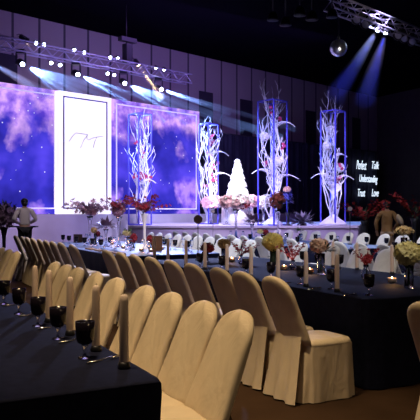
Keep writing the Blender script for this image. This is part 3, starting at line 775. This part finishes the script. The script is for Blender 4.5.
# middle table bouquets
g_ = ground(409, 284); arrangement((g_[0], g_[1], TZ + .001), 'big pale yellow bouquet in a glass vase at the right end of the middle table', ('cyl', .042, .22), [(PALEY, (-.015, 0, .32), (.115, .115, .10), 130, .038)], (GREEN, (0, 0, .15), (.03, .03, .10), 26, .09), seed=1)
arrangement(onR(273, 1.30), 'round golden yellow bouquet on the middle table', ('cyl', .045, .20), [(YEL, (0, 0, .30), (.135, .135, .105), 130, .04)], (DKGREEN, (0, 0, .13), (.03, .03, .12), 30, .09), seed=2, vmat=mat('dark_green_glass', (.02, .04, .03), .1))
arrangement(onR(321, .98), 'peach bouquet with dark leaves in a clear vase on the middle table', ('cyl', .045, .24), [(PEACH, (-.02, 0, .33), (.10, .09, .065), 80, .04)], (DKGREEN, (.04, 0, .27), (.13, .10, .06), 60, .10), seed=3)
arrangement(onR(293, 1.05), 'red berry sprigs in a small clear vase between yellow and peach bouquets', ('bottle', .045, .12), sprig=(REDP, (0, 0, .11), 7, .26, .7, .022), seed=4)
arrangement(onR(366, 1.03), 'deep red roses in a bottle vase behind the nearest goblet of the middle table', ('bottle', .05, .16), [(REDP, (.02, 0, .22), (.036, .036, .04), 22, .03)], sprig=(REDP, (0, 0, .14), 4, .24, .5, .02), seed=5)
arrangement(onR(241, .95), 'red berry sprigs in a clear vase near the back of the middle table', ('bottle', .045, .12), sprig=(REDP, (0, 0, .11), 8, .26, .75, .022), seed=6)
arrangement(onR(224, .82), 'tan flower head in a glass vase near the back of the middle table', ('cyl', .04, .20), [(TANP, (0, 0, .27), (.085, .085, .055), 60, .035)], seed=7)
arrangement(onR(205, .70), 'low red flowers with dark leaves at the back end of the middle table', ('cyl', .05, .14), [(REDP, (.04, 0, .20), (.09, .07, .06), 34, .035)], (DKGREEN, (0, 0, .14), (.10, .10, .06), 30, .09), seed=8)
# far table
def onRY(px, py): x, y = ground(px, py); return (x, y, TZ + .001)
arrangement(onRY(90, 240), 'wide mauve plume arrangement on a tall glass vase, leftmost on the far table', ('tall', .06, .62), [(MAUVE, (0, 0, .74), (.16, .14, .09), 40, .06)], (PURPL, (0, 0, .74), (.30, .26, .12), 90, .17), sprig=(MAUVE, (0, 0, .64), 16, .52, 1.5, .05), seed=11)
arrangement(onRY(119, 243), 'upright mauve and red arrangement on a tall glass vase of the far table', ('tall', .055, .62), [(MAUVE, (-.02, 0, .76), (.12, .12, .12), 40, .06)], (PURPL, (0, 0, .78), (.2, .2, .16), 60, .15), sprig=(REDP, (.04, 0, .72), 9, .36, .8, .04), seed=12)
arrangement(onRY(144.5, 245), 'tall white vase with red blossom sprays, rightmost on the far table', ('tall', .06, .68), [(REDP, (-.03, 0, .80), (.15, .14, .06), 36, .05)], (PURPL, (0, 0, .76), (.2, .2, .12), 50, .15), sprig=(REDP, (0, 0, .70), 12, .45, 1.2, .04), seed=13, vmat=mat('white_ceramic', (.8, .78, .82), .3))
arrangement(onRY(106, 243), 'dark purple leafy arrangement between the tall vases of the far table', ('tall', .045, .36), leaves=(PURPL, (0, 0, .42), (.18, .18, .08), 90, .18), seed=14)
arrangement(onRY(95.5, 242), 'small cream and red posy in front of the mauve plumes', ('cyl', .035, .26), [(TANP, (-.03, 0, .33), (.055, .055, .05), 26, .035), (REDP, (.05, 0, .25), (.045, .045, .05), 24, .03)], seed=15)
arrangement(onRY(128, 243), 'low yellow green posy with leaves on the far table', ('cyl', .04, .20), [(PALEY, (-.02, 0, .28), (.08, .08, .04), 30, .04)], (GREEN, (0, 0, .27), (.12, .12, .05), 40, .11), seed=16)
arrangement(onRY(133.5, 245), 'small red posy beside the yellow green posy on the far table', ('cyl', .035, .14), [(REDP, (0, 0, .21), (.06, .06, .075), 40, .035)], seed=17)
arrangement(onRY(150, 246), 'small red posy beside the tall white vase on the far table', ('cyl', .035, .13), [(REDP, (0, 0, .20), (.05, .05, .07), 36, .035)], seed=18)
# centrepieces of the back table
def onB(px, v): return T(R0, along(px, R0, v), v, TZ + .001)
arrangement(onB(236, TC + .9), 'wide pink and white centrepiece on a tall stem in front of the cake', ('tall', .07, .78), [(PINK, (-.05, 0, .98), (.44, .34, .17), 150, .075), (REDP, (.18, -.1, .90), (.2, .15, .09), 30, .05), (WHP, (.05, -.12, 1.04), (.40, .2, .14), 90, .07)], (PURPL, (0, 0, .9), (.3, .3, .1), 40, .17), seed=21)
arrangement(onB(278, TC + .95), 'brownish red tall arrangement beside the tallest white tree', ('tall', .06, .75), [(mat('rust_petals', (.24, .05, .04), .6, vary=.3), (0, 0, .98), (.16, .14, .20), 70, .06)], (DKGREEN, (0, 0, .85), (.2, .2, .12), 40, .14), seed=22)
arrangement(onB(263, TC + .6), 'dark red and green low posy on the back table under the rust arrangement', ('cyl', .05, .16), [(REDP, (.06, 0, .22), (.08, .07, .05), 34, .035), (PALEY, (-.08, 0, .24), (.07, .06, .045), 30, .035)], seed=23)
arrangement(onB(252, TC + .4), 'leafy purple fan arrangement on the back table below the pink centrepiece', ('tall', .05, .42), leaves=(PURPL, (0, 0, .5), (.2, .2, .08), 80, .20), seed=24)
arrangement(onB(299, TC + 1.1), 'small grey green posy in a dark vase before the stage front', ('cyl', .04, .16), leaves=(GREEN, (0, 0, .26), (.10, .10, .08), 60, .09), seed=25)
# right background
DRED = mat('deep_red_petals', (.20, .006, .012), .7, vary=.3, scale=14)
arrangement(T(R0, along(404, R0, TC + .9), TC + .9, TZ + .001), 'sage and cream bouquet in a glass vase above the pale yellow bouquet', ('cyl', .06, .24), [(TANP, (0, 0, .36), (.16, .14, .07), 70, .045)], (GREEN, (0, 0, .33), (.15, .14, .05), 50, .08), seed=31)
arrangement((*at(365, 0, 16.6)[:2], 0), 'tall dark stand of red blossom branches left of the person in brown', ('tall', .10, 1.25), sprig=(DRED, (0, 0, 1.25), 13, .70, 1.3, .05), leaves=(DKGREEN, (0, 0, 1.35), (.4, .4, .2), 70, .2), seed=32, vmat=DARKM)
arrangement((*at(415, 0, 16.4)[:2], 0), 'tall dark stand of red blossom branches at the right picture edge', ('tall', .10, 1.3), sprig=(DRED, (0, 0, 1.3), 13, .85, .8, .05), leaves=(DKGREEN, (0, 0, 1.4), (.4, .4, .2), 60, .2), seed=33, vmat=DARKM)
arrangement((*at(4, 0, 20.2)[:2], 0), 'dark flower stand at the left picture edge beside the bending person', ('tall', .12, 1.0), [(PURPL, (0, 0, 1.35), (.42, .4, .36), 150, .10)], leaves=(DKGREEN, (0, 0, 1.4), (.5, .5, .45), 130, .25), seed=34, vmat=DARKM)
arrangement((*at(288, 0, 21.9)[:2], 1.001), 'dark blue-lit leafy stand with peach blossom right of the tallest tree', ('tall', .10, .45), [(PEACH, (-.05, -.05, 1.22), (.12, .1, .08), 24, .06)], leaves=(mat('blue_lit_leaf', (.05, .05, .28), .5), (0, 0, .85), (.18, .18, .5), 180, .16), seed=35, vmat=DARKM)  # blue light put into the leaf colour; stands in for an unclear blue figure
arrangement((*at(303, 0, 22.0)[:2], 1.001), 'low spray of arching grey leaves on the stage between two trees', ('cyl', .12, .10), leaves=(mat('grey_leaf', (.16, .14, .18), .6), (0, 0, .12), (.25, .25, .08), 60, .42), seed=36, vmat=DARKM)
# table number signs
def sign(p, h, r, label):
    o = tag(empty('table_number_sign', p), label, 'sign', 'table signs on sticks')
    MB().lathe([(.05, 0), (.05, .012), (.008, .02), (.006, h - r)], n=12).build('stick', DARKM, o)
    m = MB(); n = 8
    m.add([(r*cos(2*pi*(k+.5)/n), y, h + r*sin(2*pi*(k+.5)/n)) for y in (-.008, .008) for k in range(n)], [tuple(range(n-1, -1, -1)), tuple(range(n, 2*n))] + [(k, (k+1) % n, (k+1) % n + n, k+n) for k in range(n)])
    m.build('plate', mat('grey_sign_plate', (.20, .16, .17), .5), o, False)
sign(onR(198, .72), .60, .068, 'octagonal grey sign on a stick at the back of the middle table')
sign(onB(350, TC + 1.5), .78, .05, 'small grey sign on a thin stick before the stage end')
sign(onB(213, TC + .6), .72, .05, 'small grey sign on a stick left of the pink centrepiece')

# ------------------------------------------------------------------ cake
cx, cy = at(237.5, 0, 24.2)[:2]
ct = tag(empty('cake_table', (cx, cy, 1.0)), 'round skirted table under the wedding cake on the stage', 'table')
MB().lathe([(.62, 0), (.60, .3), (.58, .86), (.56, .88), (.01, .885)], n=28).build('skirt', BUFF, ct)
ck = tag(empty('wedding_cake', (cx, cy, 1.89)), 'glowing white tiered wedding cake on the stage among flowers', 'cake')
CAKEM = mat('white_icing', (.92, .9, .9), .5)
zz = 0
for k, (r_, h_) in enumerate([(.40, .36), (.33, .30), (.25, .28), (.18, .26), (.11, .20)]):
    m = MB(); m.lathe([(r_, zz), (r_, zz + h_*.92), (r_*.96, zz + h_), (.005, zz + h_)], n=24)
    for i in range(int(26*r_/.4) + 5):
        a = 2*pi*i/(int(26*r_/.4) + 5); m.ball((r_*cos(a), r_*sin(a), zz + .035), .04, 8, 5)
        if i % 2: m.flower((r_*1.02*cos(a*1.1), r_*1.02*sin(a*1.1), zz + h_*.6), .06, (cos(a*1.1), sin(a*1.1), .2), 7)
    m.build('tier', CAKEM, ck); zz += h_
m = MB(); m.ball((0, 0, zz + .06), .085, 10, 6); [m.flower((.07*cos(a), .07*sin(a), zz + .07), .08, (cos(a), sin(a), .8), 6) for a in (0, 1.2, 2.4, 3.6, 4.8)]
m.build('flower_topper', CAKEM, ck)
spot('centrepiece_fill', (2.4, 8.0, 8.4), (.7, 17.2, 1.75), 9000, (1, .93, .98), 14, .8, .2)  # added to brighten the pink centrepiece, no known fixture
spot('far_flower_fill', (1.5, 6.5, 8.6), (-2.0, 13.2, 1.5), 3200, (1, .92, .98), 20, .8, .2)  # added to lift the dark flowers of the far table
spot('cake_spot', (cx - .6, cy - 6, 6.8), (cx, cy, 2.3), 8500, (1, .95, 1), 20, .5, .1)
for k, (dx, dy, s, mm, lb) in enumerate([(-.98, -.15, 1, PINK, 'pink flower bank at the left foot of the wedding cake'), (-.42, -.72, 1, WHP, 'white flower bank at the left front of the wedding cake'), (.40, -.72, 1, PINK, 'pink flower bank at the right front of the wedding cake'), (.95, -.15, 1, WHP, 'white flower bank at the right foot of the wedding cake')]):
    arrangement((cx + dx, cy + dy, 1.001), lb, ('tall', .09, .62), [(mm, (0, 0, .82), (.36, .26, .20), 90, .10), ([PINK, WHP][k % 2], (.1, -.1, .95), (.25, .2, .12), 36, .09)], (PURPL, (0, 0, .7), (.3, .25, .12), 40, .18), seed=41 + k)

# ------------------------------------------------------------------ script on the backdrop
tx = tag(empty('script_sign', (*wxy(wt(368, -.2), -.2), 0), WROT), 'glowing white script words on the dark backdrop at right', 'sign')
TXM = lamp_mat('lit_script', (.72, .85, 1), 1.3)
def word(s, pxa, pxb, py, ph):
    cu = bpy.data.curves.new('word', 'FONT'); cu.body = s; cu.shear = .35; cu.extrude = .01; cu.offset = -.004; cu.align_x = 'LEFT'
    o = bpy.data.objects.new('word', cu); COL.objects.link(o)
    dg = bpy.context.evaluated_depsgraph_get(); me = bpy.data.meshes.new_from_object(o.evaluated_get(dg)); bpy.data.objects.remove(o)
    xs = [v.co.x for v in me.vertices]; ys = [v.co.y for v in me.vertices]
    ta, tb = wt(pxa, -.2), wt(pxb, -.2); t0 = wt(368, -.2); z1 = wz((pxa+pxb)/2, py + ph, -.2); z2 = wz((pxa+pxb)/2, py, -.2)
    for v in me.vertices:
        x, y, z = v.co
        v.co = (ta - t0 + (x - min(xs))/(max(xs) - min(xs))*(tb - ta), -z, z1 + (y - min(ys))/(max(ys) - min(ys))*(z2 - z1))
    me.materials.clear(); me.materials.append(TXM); w = bpy.data.objects.new('word', me); COL.objects.link(w); w.parent = tx
word('Perfect', 356.5, 366.5, 156.5, 9); word('Talk', 372, 379, 157.5, 7.5)
word('Understanding', 359.5, 377.5, 171, 9.5)
word('Trust', 358, 365.2, 185, 7.5); word('Love', 371.8, 378.6, 185, 7.5)

# ------------------------------------------------------------------ people
def skin_mesh(name, m, nodes, edges, parent, sub=2):
    me = bpy.data.meshes.new(name); names = list(nodes); me.from_pydata([nodes[k][0] for k in names], [(names.index(a), names.index(b)) for a, b in edges], [])
    o = bpy.data.objects.new(name, me); COL.objects.link(o)
    o.modifiers.new('skin', 'SKIN'); s = o.modifiers.new('sub', 'SUBSURF'); s.levels = sub; s.render_levels = sub
    for i, k in enumerate(names):
        r = nodes[k][1]; me.skin_vertices[0].data[i].radius = r if isinstance(r, tuple) else (r, r); me.skin_vertices[0].data[i].use_root = (i == 0)
    bpy.context.view_layer.update(); dg = bpy.context.evaluated_depsgraph_get(); nm = bpy.data.meshes.new_from_object(o.evaluated_get(dg)); bpy.data.objects.remove(o)
    nm.materials.clear(); nm.materials.append(m); nm.polygons.foreach_set('use_smooth', [True]*len(nm.polygons))
    q = bpy.data.objects.new(name, nm); COL.objects.link(q); q.parent = parent; return q
def person(loc, rz, label, top, bottom, lean, arms, skirt=False, coat=0):
    """faces local +y; lean bends the trunk forward; arms = ((elbow, wrist) left, right)"""
    p = tag(empty('person', loc, rz), label, 'person')
    ly = lean
    n = {'pelvis': ((0, 0, .95), (.135, .105)), 'waist': ((0, .02 + ly*.25, 1.10), (.13, .095)), 'chest': ((0, ly*.7, 1.30), (.155, .11)), 'neckb': ((0, ly, 1.45), (.075, .065)),
         'neck': ((0, ly + .03, 1.52), .052), 'jaw': ((0, ly + .07, 1.58), (.062, .075)), 'brow': ((0, ly + .08, 1.66), (.075, .092)), 'crown': ((0, ly + .07, 1.73), (.05, .06)),
         'nose': ((0, ly + .19, 1.625), .014)}
    e = [('pelvis', 'waist'), ('waist', 'chest'), ('chest', 'neckb'), ('neckb', 'neck'), ('neck', 'jaw'), ('jaw', 'brow'), ('brow', 'crown'), ('brow', 'nose')]
    for s, (el, wr) in zip((-1, 1), arms):
        q = 'LR'[s > 0]
        n['sh'+q] = ((s*.185, ly*.95, 1.41), .058); n['el'+q] = (el, .043); n['wr'+q] = (wr, .029)
        d = (Vector(wr) - Vector(el)).normalized(); pm = Vector(wr) + d*.055; n['pa'+q] = (tuple(pm), (.036, .02))
        e += [('neckb', 'sh'+q), ('sh'+q, 'el'+q), ('el'+q, 'wr'+q), ('wr'+q, 'pa'+q)]
        side = d.cross(Vector((0, 0, 1)))
        if side.length < .1: side = Vector((0, 1, 0))
        side.normalize()
        for k, (o_, L) in enumerate(((-.027, .055), (-.009, .07), (.009, .066), (.027, .05))):
            b = pm + d*.03 + side*o_; n[f'f{k}a{q}'] = (tuple(b), .010); n[f'f{k}b{q}'] = (tuple(b + d*L + Vector((0, 0, -.02))), .008)
            e += [('pa'+q, f'f{k}a{q}'), (f'f{k}a{q}', f'f{k}b{q}')]
        tb = Vector(wr) + d*.02 - side*.04; n['ta'+q] = (tuple(tb), .010); n['tb'+q] = (tuple(tb + d*.045 - side*.015), .009); e += [('wr'+q, 'ta'+q), ('ta'+q, 'tb'+q)]
        n['ea'+q] = ((s*.088, ly + .07, 1.625), (.012, .02)); e += [('brow', 'ea'+q)]
        n['hip'+q] = ((s*.09, 0, .88), .095); n['kn'+q] = ((s*.10, .02, .48), .058); n['an'+q] = ((s*.10, -.01, .09), .04); n['to'+q] = ((s*.11, .14, .035), .032)
        e += [('pelvis', 'hip'+q), ('hip'+q, 'kn'+q), ('kn'+q, 'an'+q), ('an'+q, 'to'+q)]
    skin_mesh('body', SKIN, n, e, p)
    g = lambda r, k: tuple(x + k for x in r) if isinstance(r, tuple) else r + k
    keys = ['pelvis', 'waist', 'chest', 'neckb']; c = {k: (n[k][0], g(n[k][1], .022)) for k in keys}; ce = e[:3]
    for q in 'LR':
        for k in ('sh', 'el', 'wr'): c[k+q] = (n[k+q][0], g(n[k+q][1], .018))
        ce = ce + [('neckb', 'sh'+q), ('sh'+q, 'el'+q), ('el'+q, 'wr'+q)]
    if coat: c['hem'] = ((0, -.01, .95 - coat), (.19, .14)); ce = ce + [('pelvis', 'hem')]
    skin_mesh('coat' if coat else 'shirt', top, c, ce, p)
    if skirt:
        MB().loft([[(.19*k*cos(a), .15*k*sin(a), z) for a in [2*pi*i/24 for i in range(24)]] for z, k in ((.93, .9), (.7, 1.0), (.4, 1.0), (.12, 1.05))]).build('long_skirt', bottom, p)
    else:
        b = {'pelvis': (n['pelvis'][0], g(n['pelvis'][1], .03))}; be = []
        for q in 'LR':
            for k in ('hip', 'kn', 'an'): b[k+q] = (n[k+q][0], g(n[k+q][1], .022))
            be += [('pelvis', 'hip'+q), ('hip'+q, 'kn'+q), ('kn'+q, 'an'+q)]
        skin_mesh('trousers', bottom, b, be, p)
    hm = MB(); hm.ball((0, ly + .055, 1.685), (.098, .115, .095), 16, 10); hm.ball((0, ly + .0, 1.62), (.085, .07, .085), 14, 8); hm.build('hair', HAIR, p)
    for s in (-1, 1): MB().ball((s*.108, .06, .045), (.052, .135, .046), 12, 6).build('shoe', BLACK, p)
    return p
px_, py_ = px1, py1 = at(25, 0, 19.6)[:2]
person((px_, py_, 0), R(20), 'person in a white shirt and dark trousers bending before the left screen', mat('white_shirt', (.62, .55, .58), .7), mat('dark_trousers', (.012, .011, .02), .7), .13,
       (((-.30, .02, 1.16), (-.16, .25, 1.06)), ((.30, .02, 1.16), (.16, .25, 1.06))))
bpy.data.objects['person'].scale = (1.1, 1.1, 1.06)
st_ = tag(empty('standing_tray', (px_ - sin(R(20))*.42, py_ + cos(R(20))*.42, 0), R(0)), 'dark tray stand in front of the bending person', 'tray stand')
MB().box(-.40, .40, -.16, .16, .99, 1.03).build('tray', BLACK, st_, False)
for s in (-1, 1): MB().tube([(s*.25, -.12, 0), (-s*.25, .10, .99)], .014).build('leg', BLACK, st_)
px_, py_ = at(387, 0, 17.6)[:2]
person((px_, py_, 0), R(-12), 'person in a long brown coat and pale skirt seen from behind at right', mat('brown_coat', (.34, .19, .08), .7, vary=.15), mat('pale_skirt', (.5, .36, .28), .7), .02,
       (((-.29, .0, 1.18), (-.26, .12, .95)), ((.30, -.02, 1.16), (.22, .14, 1.05))), True, .12)
bag = tag(MB().ball((0, 0, 0), (.07, .11, .17), 14, 8).build('shoulder_bag', mat('cream_leather', (.68, .55, .42), .5)), 'cream bag held under the right arm of the person in brown', 'bag')
q_ = Vector((px_, py_, 1.10)) + Vector((cos(R(-12)), sin(R(-12)), 0))*.30 + Vector((0, -.14, .15)); bag.location = q_; bag.rotation_euler = (0, R(-28), 0)
spot('warm_ceiling_spot', (4.0, 13.0, 8.0), (px_, py_, 1.2), 330, (1, .72, .45), 24, .7, .2)
spot('bending_person_fill', (-3.0, 13.5, 8.4), (px1, py1, 1.2), 900, (1, .86, .9), 16, .7, .2)  # added so the bending person's shirt reads as lit
